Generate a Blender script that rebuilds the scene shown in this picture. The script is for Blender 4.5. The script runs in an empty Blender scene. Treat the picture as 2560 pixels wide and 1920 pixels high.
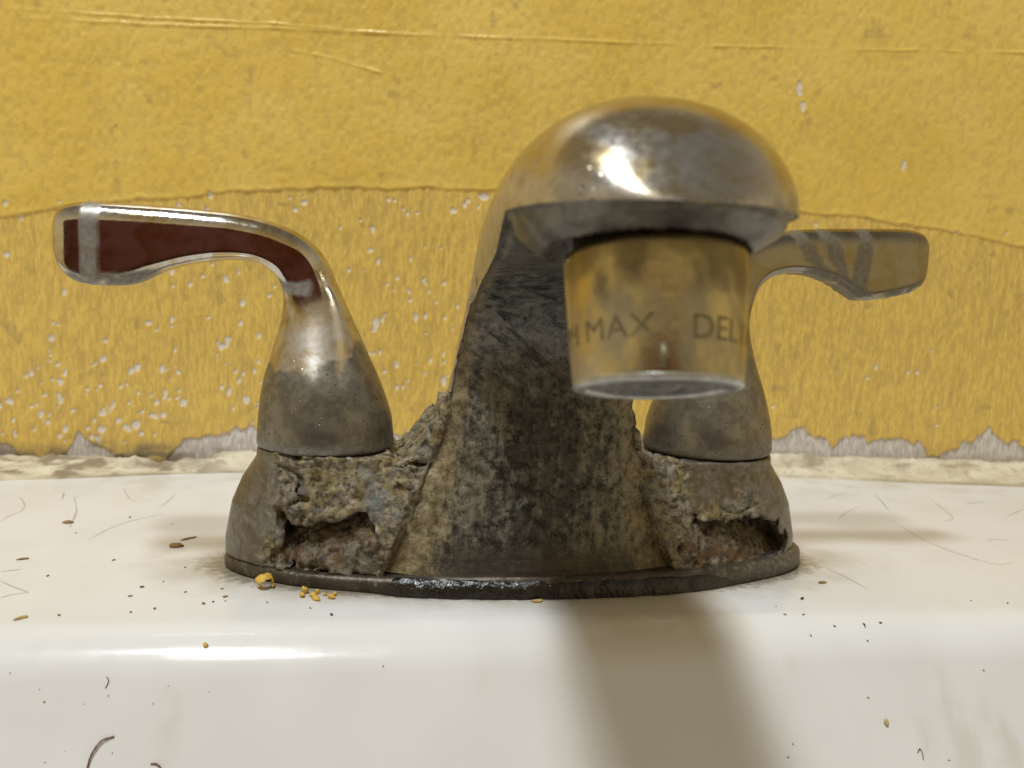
import bpy, math, random
import numpy as np
from mathutils import Matrix, Vector

MM = 0.001
random.seed(7)
scn = bpy.context.scene
COL = scn.collection

# ------------------------------------------------------------------ camera
cam_d = bpy.data.cameras.new("camera")
cam = bpy.data.objects.new("camera", cam_d)
COL.objects.link(cam)
CAM_R = [[0.99096, -0.0216, -0.1324], [-0.12912, 0.11401, -0.98505], [0.03637, 0.99325, 0.11019]]
cam.matrix_world = Matrix.Translation(Vector((-32.3, -216.1, 72.2)) * MM) @ Matrix(CAM_R).to_4x4()
cam_d.sensor_width = 36.0
cam_d.lens = 29.185
cam_d.clip_start = 0.005
cam_d.clip_end = 20
cam_d.dof.use_dof = True
cam_d.dof.focus_distance = 0.196
cam_d.dof.aperture_fstop = 24.0
scn.camera = cam

# ------------------------------------------------------------------ world: the dim ochre-walled room around the sink
wld = bpy.data.worlds.new("World")
scn.world = wld
wld.use_nodes = True
wn = wld.node_tree.nodes
wl = wld.node_tree.links
bg = wn["Background"]
geo = wn.new("ShaderNodeTexCoord")
sep = wn.new("ShaderNodeSeparateXYZ")
rmp = wn.new("ShaderNodeValToRGB")
mrw = wn.new("ShaderNodeMapRange")
mrw.inputs[1].default_value = -1
wl.new(geo.outputs["Generated"], sep.inputs[0])
wl.new(sep.outputs["Z"], mrw.inputs[0])
wl.new(mrw.outputs[0], rmp.inputs[0])
e = rmp.color_ramp.elements
e[0].position = 0.30
e[0].color = (0.10, 0.085, 0.06, 1)
e[1].position = 0.95
e[1].color = (0.17, 0.155, 0.13, 1)
m_ = e.new(0.52)
m_.color = (0.47, 0.37, 0.18, 1)
m_ = e.new(0.72)
m_.color = (0.38, 0.315, 0.19, 1)
wl.new(rmp.outputs[0], bg.inputs[0])
bg.inputs[1].default_value = 1.32

# ------------------------------------------------------------------ lamps: two bulbs of one ceiling fixture
def lamp(name, d, dist, size, sy, watt, col):
    L = bpy.data.lights.new(name, 'AREA')
    L.shape = 'ELLIPSE'
    L.size = size
    L.size_y = sy
    L.energy = watt
    L.color = col
    o = bpy.data.objects.new(name, L)
    COL.objects.link(o)
    v = Vector(d).normalized()
    o.location = v * dist
    o.rotation_euler = v.to_track_quat('Z', 'Y').to_euler()
    return o
lamp("ceiling_bulb", (-0.27, -0.25, 1), 1.4, 0.19, 0.12, 9.6, (0.92, 0.97, 1.0))
lamp("ceiling_bulb", (-0.22, -0.46, 1), 1.4, 0.15, 0.11, 6.4, (0.92, 0.97, 1.0))

vs = scn.view_settings
vs.view_transform = 'Standard'
vs.look = 'None'
vs.exposure = 0.0
vs.gamma = 1.0
scn.cycles.use_denoising = True
scn.cycles.max_bounces = 8

# ================================================================== helpers
def sst(a, b, x):
    t = np.clip((x - a) / (b - a), 0, 1)
    return t * t * (3 - 2 * t)

def _h3(ix, iy, iz, seed):
    h = (ix.astype(np.uint32) * np.uint32(374761393) + iy.astype(np.uint32) * np.uint32(668265263)
         + iz.astype(np.uint32) * np.uint32(2147483647) + np.uint32((seed * 974711 + 12345) & 0xffffffff))
    h = (h ^ (h >> np.uint32(13))) * np.uint32(1274126177)
    h = h ^ (h >> np.uint32(16))
    return (h & np.uint32(0xffff)).astype(np.float32) / 65535.0

def vn3(x, y, z, seed=0):
    """value noise in -1..1"""
    fx, fy, fz = np.floor(x), np.floor(y), np.floor(z)
    ix, iy, iz = fx.astype(np.int64), fy.astype(np.int64), fz.astype(np.int64)
    ux, uy, uz = x - fx, y - fy, z - fz
    ux = ux * ux * (3 - 2 * ux)
    uy = uy * uy * (3 - 2 * uy)
    uz = uz * uz * (3 - 2 * uz)
    def c(a, b, d):
        return _h3(ix + a, iy + b, iz + d, seed)
    x00 = c(0, 0, 0) * (1 - ux) + c(1, 0, 0) * ux
    x10 = c(0, 1, 0) * (1 - ux) + c(1, 1, 0) * ux
    x01 = c(0, 0, 1) * (1 - ux) + c(1, 0, 1) * ux
    x11 = c(0, 1, 1) * (1 - ux) + c(1, 1, 1) * ux
    a = x00 * (1 - uy) + x10 * uy
    b = x01 * (1 - uy) + x11 * uy
    return (a * (1 - uz) + b * uz) * 2 - 1

def fbm3(x, y, z, s=1.0, octv=4, seed=0, gain=0.5):
    r = 0
    a = 1.0
    t = 0
    for i in range(octv):
        k = (2.03 ** i) / s
        r = r + a * vn3(x * k + 17.3 * i, y * k - 9.1 * i, z * k + 4.7 * i, seed + i)
        t += a
        a *= gain
    return r / t

def fbm2(x, y, s=1.0, octv=4, seed=0, gain=0.5):
    return fbm3(x, y, np.zeros_like(x), s, octv, seed, gain)

def np_mesh(name, V, Q, smooth=True, attrs=None, tris=None):
    """V in mm; Q (n,4) quads"""
    me = bpy.data.meshes.new(name)
    V = np.asarray(V, np.float32) * MM
    Q = np.asarray(Q, np.int32).reshape(-1, 4)
    nt = 0 if tris is None else len(tris)
    me.vertices.add(len(V))
    me.vertices.foreach_set("co", V.ravel())
    loops = Q.ravel()
    starts = np.arange(len(Q)) * 4
    tot = np.full(len(Q), 4)
    if nt:
        T = np.asarray(tris, np.int32).reshape(-1, 3)
        starts = np.concatenate([starts, len(Q) * 4 + np.arange(nt) * 3])
        loops = np.concatenate([loops, T.ravel()])
    me.loops.add(len(loops))
    me.loops.foreach_set("vertex_index", loops.astype(np.int32))
    me.polygons.add(len(starts))
    me.polygons.foreach_set("loop_start", starts.astype(np.int32))
    me.update(calc_edges=True)
    me.validate()
    if smooth:
        me.polygons.foreach_set("use_smooth", np.ones(len(me.polygons), bool))
    for k, v in (attrs or {}).items():
        a = me.attributes.new(k, 'FLOAT', 'POINT')
        a.data.foreach_set("value", np.asarray(v, np.float32).ravel())
    return me

def add(name, me, mat=None, parent=None, loc=(0, 0, 0), rot=(0, 0, 0), scale=None):
    o = bpy.data.objects.new(name, me)
    COL.objects.link(o)
    if mat is not None and len(me.materials) == 0:
        me.materials.append(mat)
    o.parent = parent
    o.location = Vector(loc) * MM
    o.rotation_euler = rot
    if scale is not None:
        o.scale = scale
    return o

def tag(o, label, cat, group=None, kind=None):
    if label:
        o["label"] = label
    if cat:
        o["category"] = cat
    if group:
        o["group"] = group
    if kind:
        o["kind"] = kind
    return o

def grid_quads(nu, nv, wrap_v=False):
    """vertex index = i*nv + j"""
    i = np.arange(nu - 1)[:, None]
    j = np.arange(nv if wrap_v else nv - 1)[None, :]
    j2 = (j + 1) % nv
    return np.stack([i * nv + j + 0 * i, i * nv + j2, (i + 1) * nv + j2, (i + 1) * nv + j], -1).reshape(-1, 4)

def catmull(keys, n):
    K = np.asarray(keys, float)
    m = len(K)
    P = np.vstack([2 * K[0] - K[1], K, 2 * K[-1] - K[-2]])
    t = np.linspace(0, m - 1, n)
    i = np.minimum(t.astype(int), m - 2)
    u = (t - i)[:, None]
    p0, p1, p2, p3 = P[i], P[i + 1], P[i + 2], P[i + 3]
    return 0.5 * (2 * p1 + (p2 - p0) * u + (2 * p0 - 5 * p1 + 4 * p2 - p3) * u ** 2 + (3 * p1 - p0 - 3 * p2 + p3) * u ** 3)

def surface_nets(D, org, h):
    nx, ny, nz = D.shape
    S = D < 0
    c = np.zeros((nx - 1, ny - 1, nz - 1), np.int8)
    for a in (0, 1):
        for b in (0, 1):
            for d in (0, 1):
                c += S[a:nx - 1 + a, b:ny - 1 + b, d:nz - 1 + d]
    act = (c > 0) & (c < 8)
    I = np.argwhere(act)
    idx = -np.ones(act.shape, np.int32)
    idx[act] = np.arange(len(I))
    P = np.zeros((len(I), 3))
    N = np.zeros(len(I))
    cor = [(a, b, d) for a in (0, 1) for b in (0, 1) for d in (0, 1)]
    for k, A in enumerate(cor):
        for B in cor[k + 1:]:
            if sum(abs(A[q] - B[q]) for q in range(3)) != 1:
                continue
            da = D[I[:, 0] + A[0], I[:, 1] + A[1], I[:, 2] + A[2]]
            db = D[I[:, 0] + B[0], I[:, 1] + B[1], I[:, 2] + B[2]]
            m = (da < 0) != (db < 0)
            t = np.where(m, da / np.where(m, da - db, 1), 0)
            for q in range(3):
                P[:, q] += np.where(m, A[q] + t * (B[q] - A[q]), 0)
            N += m
    V = (I + P / N[:, None]) * h + np.asarray(org)
    F = []
    for ax in range(3):
        sl0 = [slice(None)] * 3
        sl1 = [slice(None)] * 3
        sl0[ax] = slice(0, -1)
        sl1[ax] = slice(1, None)
        a, b = S[tuple(sl0)], S[tuple(sl1)]
        E = np.argwhere(a != b)
        flip = a[tuple(E.T)]
        o1, o2 = (ax + 1) % 3, (ax + 2) % 3
        ok = (E[:, o1] > 0) & (E[:, o2] > 0) & (E[:, o1] < D.shape[o1] - 1) & (E[:, o2] < D.shape[o2] - 1)
        E, flip = E[ok], flip[ok]
        def g(p, q):
            X = E.copy()
            X[:, o1] -= p
            X[:, o2] -= q
            return idx[X[:, 0], X[:, 1], X[:, 2]]
        q4 = np.stack([g(1, 1), g(0, 1), g(0, 0), g(1, 0)], 1)
        q4[~flip] = q4[~flip][:, ::-1]
        F.append(q4)
    return V, np.vstack(F)

# ------------------------------------------------------------------ materials
class NT:
    def __init__(self, name):
        self.m = bpy.data.materials.new(name)
        self.m.use_nodes = True
        self.t = self.m.node_tree
        self.b = self.t.nodes["Principled BSDF"]
        self.co = None
    def node(self, t):
        return self.t.nodes.new(t)
    def link(self, a, b):
        self.t.links.new(a, b)
    def put(self, sock, v):
        if hasattr(v, "is_output"):
            self.link(v, sock)
        elif isinstance(v, (tuple, list)) and len(v) == 3 and sock.type == 'RGBA':
            sock.default_value = (*v, 1)
        else:
            sock.default_value = v
    def mm(self, sc=(1, 1, 1)):
        if self.co is None:
            self.co = self.node("ShaderNodeTexCoord")
        v = self.node("ShaderNodeVectorMath")
        v.operation = 'MULTIPLY'
        self.link(self.co.outputs["Object"], v.inputs[0])
        v.inputs[1].default_value = tuple(1000 * s for s in sc)
        return v.outputs[0]
    def noise(self, size, detail=4, rough=0.55, sc=(1, 1, 1), dist=0.0):
        """feature size in mm"""
        n = self.node("ShaderNodeTexNoise")
        self.link(self.mm(sc), n.inputs["Vector"])
        n.inputs["Scale"].default_value = 1.0 / size
        n.inputs["Detail"].default_value = detail
        n.inputs["Roughness"].default_value = rough
        n.inputs["Distortion"].default_value = dist
        return n.outputs["Fac"]
    def voro(self, size, feat='F1', sc=(1, 1, 1), rnd=1.0):
        n = self.node("ShaderNodeTexVoronoi")
        n.feature = feat
        self.link(self.mm(sc), n.inputs["Vector"])
        n.inputs["Scale"].default_value = 1.0 / size
        n.inputs["Randomness"].default_value = rnd
        return n.outputs["Distance"]
    def attr(self, name):
        n = self.node("ShaderNodeAttribute")
        n.attribute_name = name
        return n.outputs["Fac"]
    def axis(self, k):
        s = self.node("ShaderNodeSeparateXYZ")
        self.link(self.mm(), s.inputs[0])
        return s.outputs[k]
    def ramp(self, v, a, b, lo=0.0, hi=1.0):
        n = self.node("ShaderNodeMapRange")
        n.interpolation_type = 'SMOOTHSTEP'
        self.put(n.inputs[0], v)
        n.inputs[1].default_value = a
        n.inputs[2].default_value = b
        n.inputs[3].default_value = lo
        n.inputs[4].default_value = hi
        return n.outputs[0]
    def math(self, op, a, b=0.0, clamp=False):
        n = self.node("ShaderNodeMath")
        n.operation = op
        n.use_clamp = clamp
        self.put(n.inputs[0], a)
        self.put(n.inputs[1], b)
        return n.outputs[0]
    def mul(self, a, b):
        return self.math('MULTIPLY', a, b)
    def mix(self, f, a, b):
        n = self.node("ShaderNodeMix")
        n.data_type = 'RGBA'
        self.put(n.inputs[0], f)
        self.put(n.inputs[6], a)
        self.put(n.inputs[7], b)
        return n.outputs[2]
    def mixf(self, f, a, b):
        n = self.node("ShaderNodeMix")
        n.data_type = 'FLOAT'
        self.put(n.inputs[0], f)
        self.put(n.inputs[2], a)
        self.put(n.inputs[3], b)
        return n.outputs[0]
    def bump(self, hgt, dist_mm, strength=1.0, prev=None):
        n = self.node("ShaderNodeBump")
        self.put(n.inputs["Height"], hgt)
        n.inputs["Distance"].default_value = dist_mm * MM
        n.inputs["Strength"].default_value = strength
        if prev is not None:
            self.link(prev, n.inputs["Normal"])
        return n.outputs["Normal"]
    def out(self, col=None, rough=None, metal=None, normal=None, spec=None, coat=None):
        b = self.b
        if col is not None:
            self.put(b.inputs["Base Color"], col)
        if rough is not None:
            self.put(b.inputs["Roughness"], rough)
        if metal is not None:
            self.put(b.inputs["Metallic"], metal)
        if normal is not None:
            self.link(normal, b.inputs["Normal"])
        if spec is not None:
            self.put(b.inputs["Specular IOR Level"], spec)
        if coat is not None:
            b.inputs["Coat Weight"].default_value = coat
            b.inputs["Coat Roughness"].default_value = 0.08
        return self.m

def mat_wall():
    t = NT("yellow_wall_paint")
    up, chip, pl, low = t.attr("upper"), t.attr("chip"), t.attr("plaster"), t.attr("recess")
    n1 = t.noise(30, 3)
    n2 = t.noise(1.1, 3, sc=(1, 1, 0.28))
    n3 = t.noise(0.9, 2)
    base = t.mix(t.ramp(n1, .3, .7), (0.74, 0.51, 0.10), (0.79, 0.56, 0.135))
    thin = t.mix(t.ramp(n2, .42, .60), (0.65, 0.445, 0.11), (0.77, 0.54, 0.125))
    col = t.mix(up, thin, base)
    col = t.mix(t.mul(low, t.mixf(up, 0.26, 0.22)), col, (0.38, 0.26, 0.11))
    plc = t.mix(t.ramp(n2, .35, .65), (0.50, 0.455, 0.425), (0.70, 0.655, 0.62))
    col = t.mix(chip, col, (0.72, 0.67, 0.60))
    col = t.mix(pl, col, plc)
    dirt = t.attr("dirt")
    col = t.mix(t.mul(dirt, t.ramp(n1, .2, .7, .5, 1)), col, (0.20, 0.155, 0.10))
    nb = t.bump(t.noise(1.1, 3, .6, sc=(1, 1, .6)), 0.13, 1.0)
    nb = t.bump(n3, 0.07, 1.0, nb)
    return t.out(col, t.mixf(up, 0.50, 0.36), 0, nb, 0.45)

def mat_ceramic():
    t = NT("white_glazed_ceramic")
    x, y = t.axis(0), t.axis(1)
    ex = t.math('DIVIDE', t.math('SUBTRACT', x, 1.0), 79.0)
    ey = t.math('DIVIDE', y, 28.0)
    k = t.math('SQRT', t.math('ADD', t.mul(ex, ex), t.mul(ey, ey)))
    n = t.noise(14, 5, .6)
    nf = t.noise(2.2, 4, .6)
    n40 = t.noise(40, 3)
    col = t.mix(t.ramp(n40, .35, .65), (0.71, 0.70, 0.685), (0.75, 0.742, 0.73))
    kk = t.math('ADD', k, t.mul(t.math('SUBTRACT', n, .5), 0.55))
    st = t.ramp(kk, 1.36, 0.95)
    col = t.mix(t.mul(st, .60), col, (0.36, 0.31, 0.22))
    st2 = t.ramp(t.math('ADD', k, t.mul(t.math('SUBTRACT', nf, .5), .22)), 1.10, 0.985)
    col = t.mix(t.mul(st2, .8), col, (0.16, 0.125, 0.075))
    back = t.mul(t.ramp(y, 40, 100), t.ramp(n, .42, .7))
    col = t.mix(t.mul(back, .5), col, (0.52, 0.47, 0.36))
    sm = t.mul(t.ramp(t.noise(22, 4, .6, sc=(1, .5, .5)), .58, .72), t.ramp(y, -40, -50))
    col = t.mix(t.mul(sm, .5), col, (0.56, 0.55, 0.46))
    och_refl = t.mul(t.mul(t.ramp(x, 4, 16), t.ramp(x, 52, 38)), t.mul(t.ramp(y, -52, -42), t.ramp(n, .25, .6)))  # ochre wall light reflected in the glaze, painted into the colour
    col = t.mix(t.mul(och_refl, .4), col, (0.52, 0.39, 0.17))
    r = t.mixf(t.ramp(n, .35, .7), 0.15, 0.24)
    r = t.mixf(t.ramp(y, -30, 20), r, 0.34)
    nb = t.bump(t.noise(9, 2), 0.10, .6)
    nb = t.bump(t.noise(.5, 2), 0.012, .6, nb)
    return t.out(col, r, 0, nb, 0.28)

def mat_caulk():
    t = NT("aged_cream_caulk")
    n = t.noise(9, 5, .6, sc=(.5, 1, 1))
    d = t.attr("dirt")
    col = t.mix(t.ramp(n, .35, .7), (0.72, 0.66, 0.50), (0.56, 0.49, 0.35))
    col = t.mix(t.mul(t.ramp(t.noise(3, 4), .55, .68), .5), col, (0.36, 0.35, 0.22))
    col = t.mix(d, col, (0.22, 0.165, 0.10))
    return t.out(col, 0.55, 0, t.bump(t.noise(1.5, 4), .3), .3)

def mat_chrome(name, clean=(0.50, 0.465, 0.42), dull=(0.33, 0.30, 0.25), ochre=(0.44, 0.34, 0.18), polish=0.13, scale=((0.20, 0.185, 0.165), (0.34, 0.32, 0.295))):
    """worn chrome: attribute 'dull' 0..1 turns it to tarnished grey-brown, 'deposit' to matte scale"""
    t = NT(name)
    du, de = t.attr("dull"), t.attr("deposit")
    n = t.noise(7, 5, .6, dist=.6)
    n2 = t.noise(1.3, 5, .65)
    col = t.mix(t.ramp(n, .40, .66), clean, ochre)
    tar = t.mix(t.ramp(t.noise(3.5, 5, .65), .38, .62), dull, tuple(c * 1.55 for c in dull))
    k = t.ramp(t.math('ADD', du, t.mul(t.math('SUBTRACT', n, .5), .9)), .28, .72)
    col = t.mix(k, col, tar)
    pit = t.mul(t.ramp(t.voro(1.5), .24, .12), t.ramp(t.noise(5, 3), .50, .62))
    pit = t.mul(pit, t.ramp(du, .12, .45))
    col = t.mix(pit, col, (0.045, 0.035, 0.022))
    spk = t.mul(t.ramp(t.voro(0.85), .20, .10), t.ramp(t.noise(4, 3), .55, .66))
    col = t.mix(t.mul(spk, t.ramp(du, .3, .6, 0, .8)), col, (0.55, 0.50, 0.38))
    dec = t.mix(t.ramp(n2, .4, .65), *scale)
    col = t.mix(de, col, dec)
    r = t.mixf(t.ramp(n2, .3, .7), polish, polish + .10)
    r = t.mixf(t.ramp(t.axis(2), 72, 64), r, t.mixf(n2, .28, .42))
    r = t.mixf(k, r, 0.36)
    r = t.mixf(de, r, 0.55)
    r = t.mixf(pit, r, 0.7)
    me = t.mixf(k, 1.0, 0.72)
    me = t.mixf(de, me, 0.15)
    me = t.mixf(pit, me, 0.0)
    h = t.math('SUBTRACT', t.mul(n2, t.ramp(du, 0, .8, .05, .5)), pit)
    nb = t.bump(h, 0.16, .8)
    nb = t.bump(t.noise(5, 2), 0.10, .5, nb)
    return t.out(col, r, me, nb, .5)

def mat_face():
    """corroded inner face of the spout: attributes 'edge' (crusted border), 'hood' (underside near the tip)"""
    t = NT("corroded_spout_metal")
    ed, hood = t.attr("edge"), t.attr("hood")
    z = t.axis(2)
    n = t.noise(11, 6, .62, sc=(1.4, 1, .55), dist=.8)
    n2 = t.noise(2.2, 6, .72)
    n3 = t.noise(.8, 4, .6)
    ns = t.noise(2.6, 5, .65, sc=(1.5, 1, .28), dist=.5)
    dark = t.mix(t.ramp(n2, .33, .66), (0.018, 0.0175, 0.0145), (0.088, 0.086, 0.073))
    tan = t.mix(t.ramp(n2, .30, .66), (0.070, 0.062, 0.042), (0.25, 0.225, 0.168))
    k = t.math('ADD', t.math('ADD', t.mul(n, .9), t.mul(ns, .55)), t.math('ADD', t.mul(n2, .45), t.mul(t.attr("across"), .30)))
    k = t.ramp(k, .96, 1.30)
    mp = t.node("ShaderNodeMapping")
    t.link(t.mm(), mp.inputs[0])
    mp.inputs["Rotation"].default_value = (0, math.radians(38), 0)
    mp.vector_type = "TEXTURE"
    mp.inputs["Scale"].default_value = (7.0, 1.6, 1.0)
    dn = t.node("ShaderNodeTexNoise")
    t.link(mp.outputs[0], dn.inputs["Vector"])
    dn.inputs["Scale"].default_value = .42
    dn.inputs["Detail"].default_value = 5
    dn.inputs["Roughness"].default_value = .65
    dg = t.mul(t.ramp(dn.outputs["Fac"], .50, .63), t.ramp(z, 40, 60))
    k = t.mul(k, t.math("SUBTRACT", 1.0, t.mul(dg, .85)))
    col = t.mix(k, dark, tan)
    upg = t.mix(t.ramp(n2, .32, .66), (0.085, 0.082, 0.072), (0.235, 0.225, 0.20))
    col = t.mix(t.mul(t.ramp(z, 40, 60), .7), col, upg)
    col = t.mix(t.mul(dg, .8), col, (0.022, 0.020, 0.016))
    grey = t.mul(t.ramp(t.noise(6, 5, .6), .55, .70), t.ramp(n2, .42, .6))
    col = t.mix(t.mul(grey, .7), col, (0.25, 0.255, 0.235))
    sc = t.mul(t.ramp(z, 13, 8), t.ramp(t.noise(3, 4, .6, sc=(.12, 1, 2.5)), .4, .62))
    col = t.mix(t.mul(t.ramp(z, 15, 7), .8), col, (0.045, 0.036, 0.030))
    col = t.mix(t.mul(sc, .35), col, (0.14, 0.115, 0.09))
    crust = t.mix(t.ramp(n2, .35, .65), (0.115, 0.082, 0.034), (0.34, 0.27, 0.145))
    ek = t.ramp(t.math('ADD', ed, t.mul(t.math('SUBTRACT', ns, .5), 1.3)), .28, .85)
    col = t.mix(t.mul(ek, .75), col, crust)
    hc = t.mix(t.ramp(t.noise(5, 4), .4, .62), (0.085, 0.074, 0.058), (0.20, 0.185, 0.158))
    col = t.mix(t.mul(hood, .9), col, hc)
    fl = t.ramp(t.voro(1.1), .16, .08)
    col = t.mix(t.mul(fl, t.mul(t.ramp(t.noise(6, 2), .5, .62), .8)), col, (0.33, 0.29, 0.17))
    r = t.mixf(t.ramp(n2, .35, .65), 0.25, 0.46)
    r = t.mixf(t.ramp(z, 14, 8), r, 0.30)
    me = t.mixf(ek, 0.5, 0.1)
    nb = t.bump(n2, 0.38, 1.0)
    nb = t.bump(n3, 0.12, 1.0, nb)
    return t.out(col, r, me, nb, .5)

def mat_crust():
    """base plate: attributes 'crust', 'cav' (inside the broken-out hollow), 'clean' (bare metal)"""
    t = NT("corroded_base_metal")
    cr, cv, cl = t.attr("crust"), t.attr("cav"), t.attr("clean")
    n = t.noise(6, 6, .62, dist=.8)
    n2 = t.noise(1.6, 6, .68)
    n9 = t.noise(9, 4, .6)
    z = t.axis(2)
    c1 = t.mix(t.ramp(n2, .35, .66), (0.066, 0.051, 0.030), (0.33, 0.278, 0.195))
    ol = t.mix(t.ramp(n2, .35, .6), (0.045, 0.037, 0.015), (0.26, 0.20, 0.085))
    col = t.mix(t.ramp(n, .42, .60), c1, ol)
    gr = t.mix(t.ramp(n2, .3, .65), (0.085, 0.082, 0.073), (0.24, 0.23, 0.20))
    col = t.mix(t.mul(t.ramp(n9, .50, .64), .8), col, gr)
    wh = t.mul(t.ramp(t.noise(3.5, 5, .65), .56, .66), t.ramp(n2, .42, .6))
    col = t.mix(t.mul(wh, .75), col, (0.48, 0.44, 0.37))
    tl = t.mul(t.ramp(t.noise(4.5, 4), .585, .66), t.ramp(n9, .38, .5))
    col = t.mix(t.mul(tl, .6), col, (0.095, 0.125, 0.125))
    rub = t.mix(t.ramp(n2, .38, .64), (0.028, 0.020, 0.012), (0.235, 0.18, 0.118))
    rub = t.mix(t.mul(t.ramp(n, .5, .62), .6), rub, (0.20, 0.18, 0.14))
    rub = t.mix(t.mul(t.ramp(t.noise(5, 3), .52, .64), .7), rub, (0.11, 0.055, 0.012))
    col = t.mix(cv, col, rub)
    mt = t.mix(t.ramp(n, .38, .62), (0.19, 0.175, 0.15), (0.135, 0.11, 0.072))
    mt = t.mix(t.mul(t.ramp(n2, .5, .66), .5), mt, (0.29, 0.265, 0.215))
    col = t.mix(cl, col, mt)
    r = t.mixf(cl, t.mixf(t.ramp(n2, .35, .65), .5, .8), 0.34)
    me = t.mixf(cl, 0.06, 0.75)
    amp = t.mixf(cl, 1.0, 0.15)
    nb = t.bump(t.mul(n2, amp), 0.55, 1.0)
    nb = t.bump(t.mul(t.noise(.6, 3), amp), 0.16, 1.0, nb)
    return t.out(col, r, me, nb, .45)

def mat_flange():
    t = NT("brown_tarnished_flange")
    n = t.noise(6, 5, .6)
    n2 = t.noise(1.4, 5, .65)
    x, y = t.axis(0), t.axis(1)
    col = t.mix(t.ramp(n, .35, .65), (0.070, 0.052, 0.034), (0.15, 0.125, 0.098))
    col = t.mix(t.ramp(x, 45, 68), t.mix(.5, col, (0.035, 0.026, 0.017)), t.mix(t.ramp(n2, .4, .7), (0.10, 0.084, 0.068), (0.20, 0.172, 0.142)))
    col = t.mix(t.mul(t.ramp(n2, .56, .66), .5), col, (0.30, 0.26, 0.19))
    return t.out(col, t.mixf(n2, .28, .5), .45, t.bump(n2, .2, .8), .5)

def mat_plain(name, col, rough, metal=0.0, var=.35, size=2.0, bump=.1, spec=.5, coat=None):
    t = NT(name)
    n = t.noise(size, 4, .6)
    c = t.mix(t.ramp(n, .3, .7), tuple(v * (1 - var) for v in col), tuple(min(1, v * (1 + var)) for v in col))
    return t.out(c, rough, metal, t.bump(t.noise(size * .4, 3), bump), spec, coat)

def mat_aerator():
    t = NT("brassy_tarnished_aerator")
    n = t.noise(5.0, 4, .55, sc=(1.1, 1.1, .8), dist=.2)
    n2 = t.noise(1.2, 4, .6)
    v = t.noise(2.2, 3, .6, sc=(1, 1, .12))
    z = t.axis(2)
    col = t.mix(t.ramp(n, .38, .66), (0.57, 0.47, 0.24), (0.37, 0.325, 0.24))
    col = t.mix(t.mul(t.ramp(v, .5, .64), .3), col, (0.36, 0.30, 0.20))
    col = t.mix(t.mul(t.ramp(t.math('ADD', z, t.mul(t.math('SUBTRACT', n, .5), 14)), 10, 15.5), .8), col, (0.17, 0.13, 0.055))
    r = t.mixf(t.ramp(n, .4, .62), .24, .42)
    return t.out(col, r, .88, t.bump(n2, .05), .5)

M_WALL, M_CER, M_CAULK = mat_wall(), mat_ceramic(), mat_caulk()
M_CHROME = mat_chrome("worn_chrome", polish=.17)
M_HANDLE = mat_chrome("worn_handle_chrome", dull=(0.155, 0.142, 0.118), polish=.07, clean=(0.60, 0.57, 0.53), scale=((0.15, 0.14, 0.13), (0.27, 0.255, 0.24)))
M_HANDLE2 = mat_chrome("smeared_handle_chrome", clean=(0.30, 0.275, 0.23), ochre=(0.27, 0.215, 0.12), dull=(0.16, 0.142, 0.112), polish=.08, scale=((0.10, 0.085, 0.055), (0.17, 0.145, 0.10)))
M_FACE, M_CRUST, M_FLANGE, M_AER = mat_face(), mat_crust(), mat_flange(), mat_aerator()
M_STEEL = mat_plain("dull_steel_rim", (0.46, 0.45, 0.42), .32, .8, .2)
M_SCREEN = mat_plain("grey_flow_disc", (0.13, 0.125, 0.115), .5, .2, .5, 1.5, .2)
M_BLACK = mat_plain("black_hollow", (0.012, 0.011, 0.010), .6, 0, .2)
M_GRIME = mat_plain("wet_black_grime", (0.010, 0.008, 0.006), .10, 0, .5, 2, .3, .6)
M_INK = mat_plain("dark_stamped_lettering", (0.19, 0.15, 0.08), .45, .4, .3)
M_FLAKE = mat_plain("yellow_paint_flake", (0.62, 0.40, 0.075), .55, 0, .25, 1.0, .1, .3)
M_PALE = mat_plain("pale_tan_chip", (0.55, 0.40, 0.17), .6, 0, .3, 1.0, .1, .3)
M_SPECK = mat_plain("brown_speck", (0.26, 0.16, 0.055), .7, 0, .4, .6, .05, .3)
M_SPECKD = mat_plain("dark_speck", (0.07, 0.055, 0.04), .7, 0, .4, .6, .05, .3)
M_HAIR = mat_plain("dark_auburn_hair", (0.15, 0.055, 0.032), .45, 0, .3)
M_SCRATCH = mat_plain("grey_scuff", (0.50, 0.46, 0.38), .5, 0, .18, 3)
M_MAROON = mat_plain("added_dark_maroon_panel", (0.125, 0.030, 0.018), .8, 0, .15, 200, .1)  # colour of the added panel mirrored in the left lever

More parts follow.
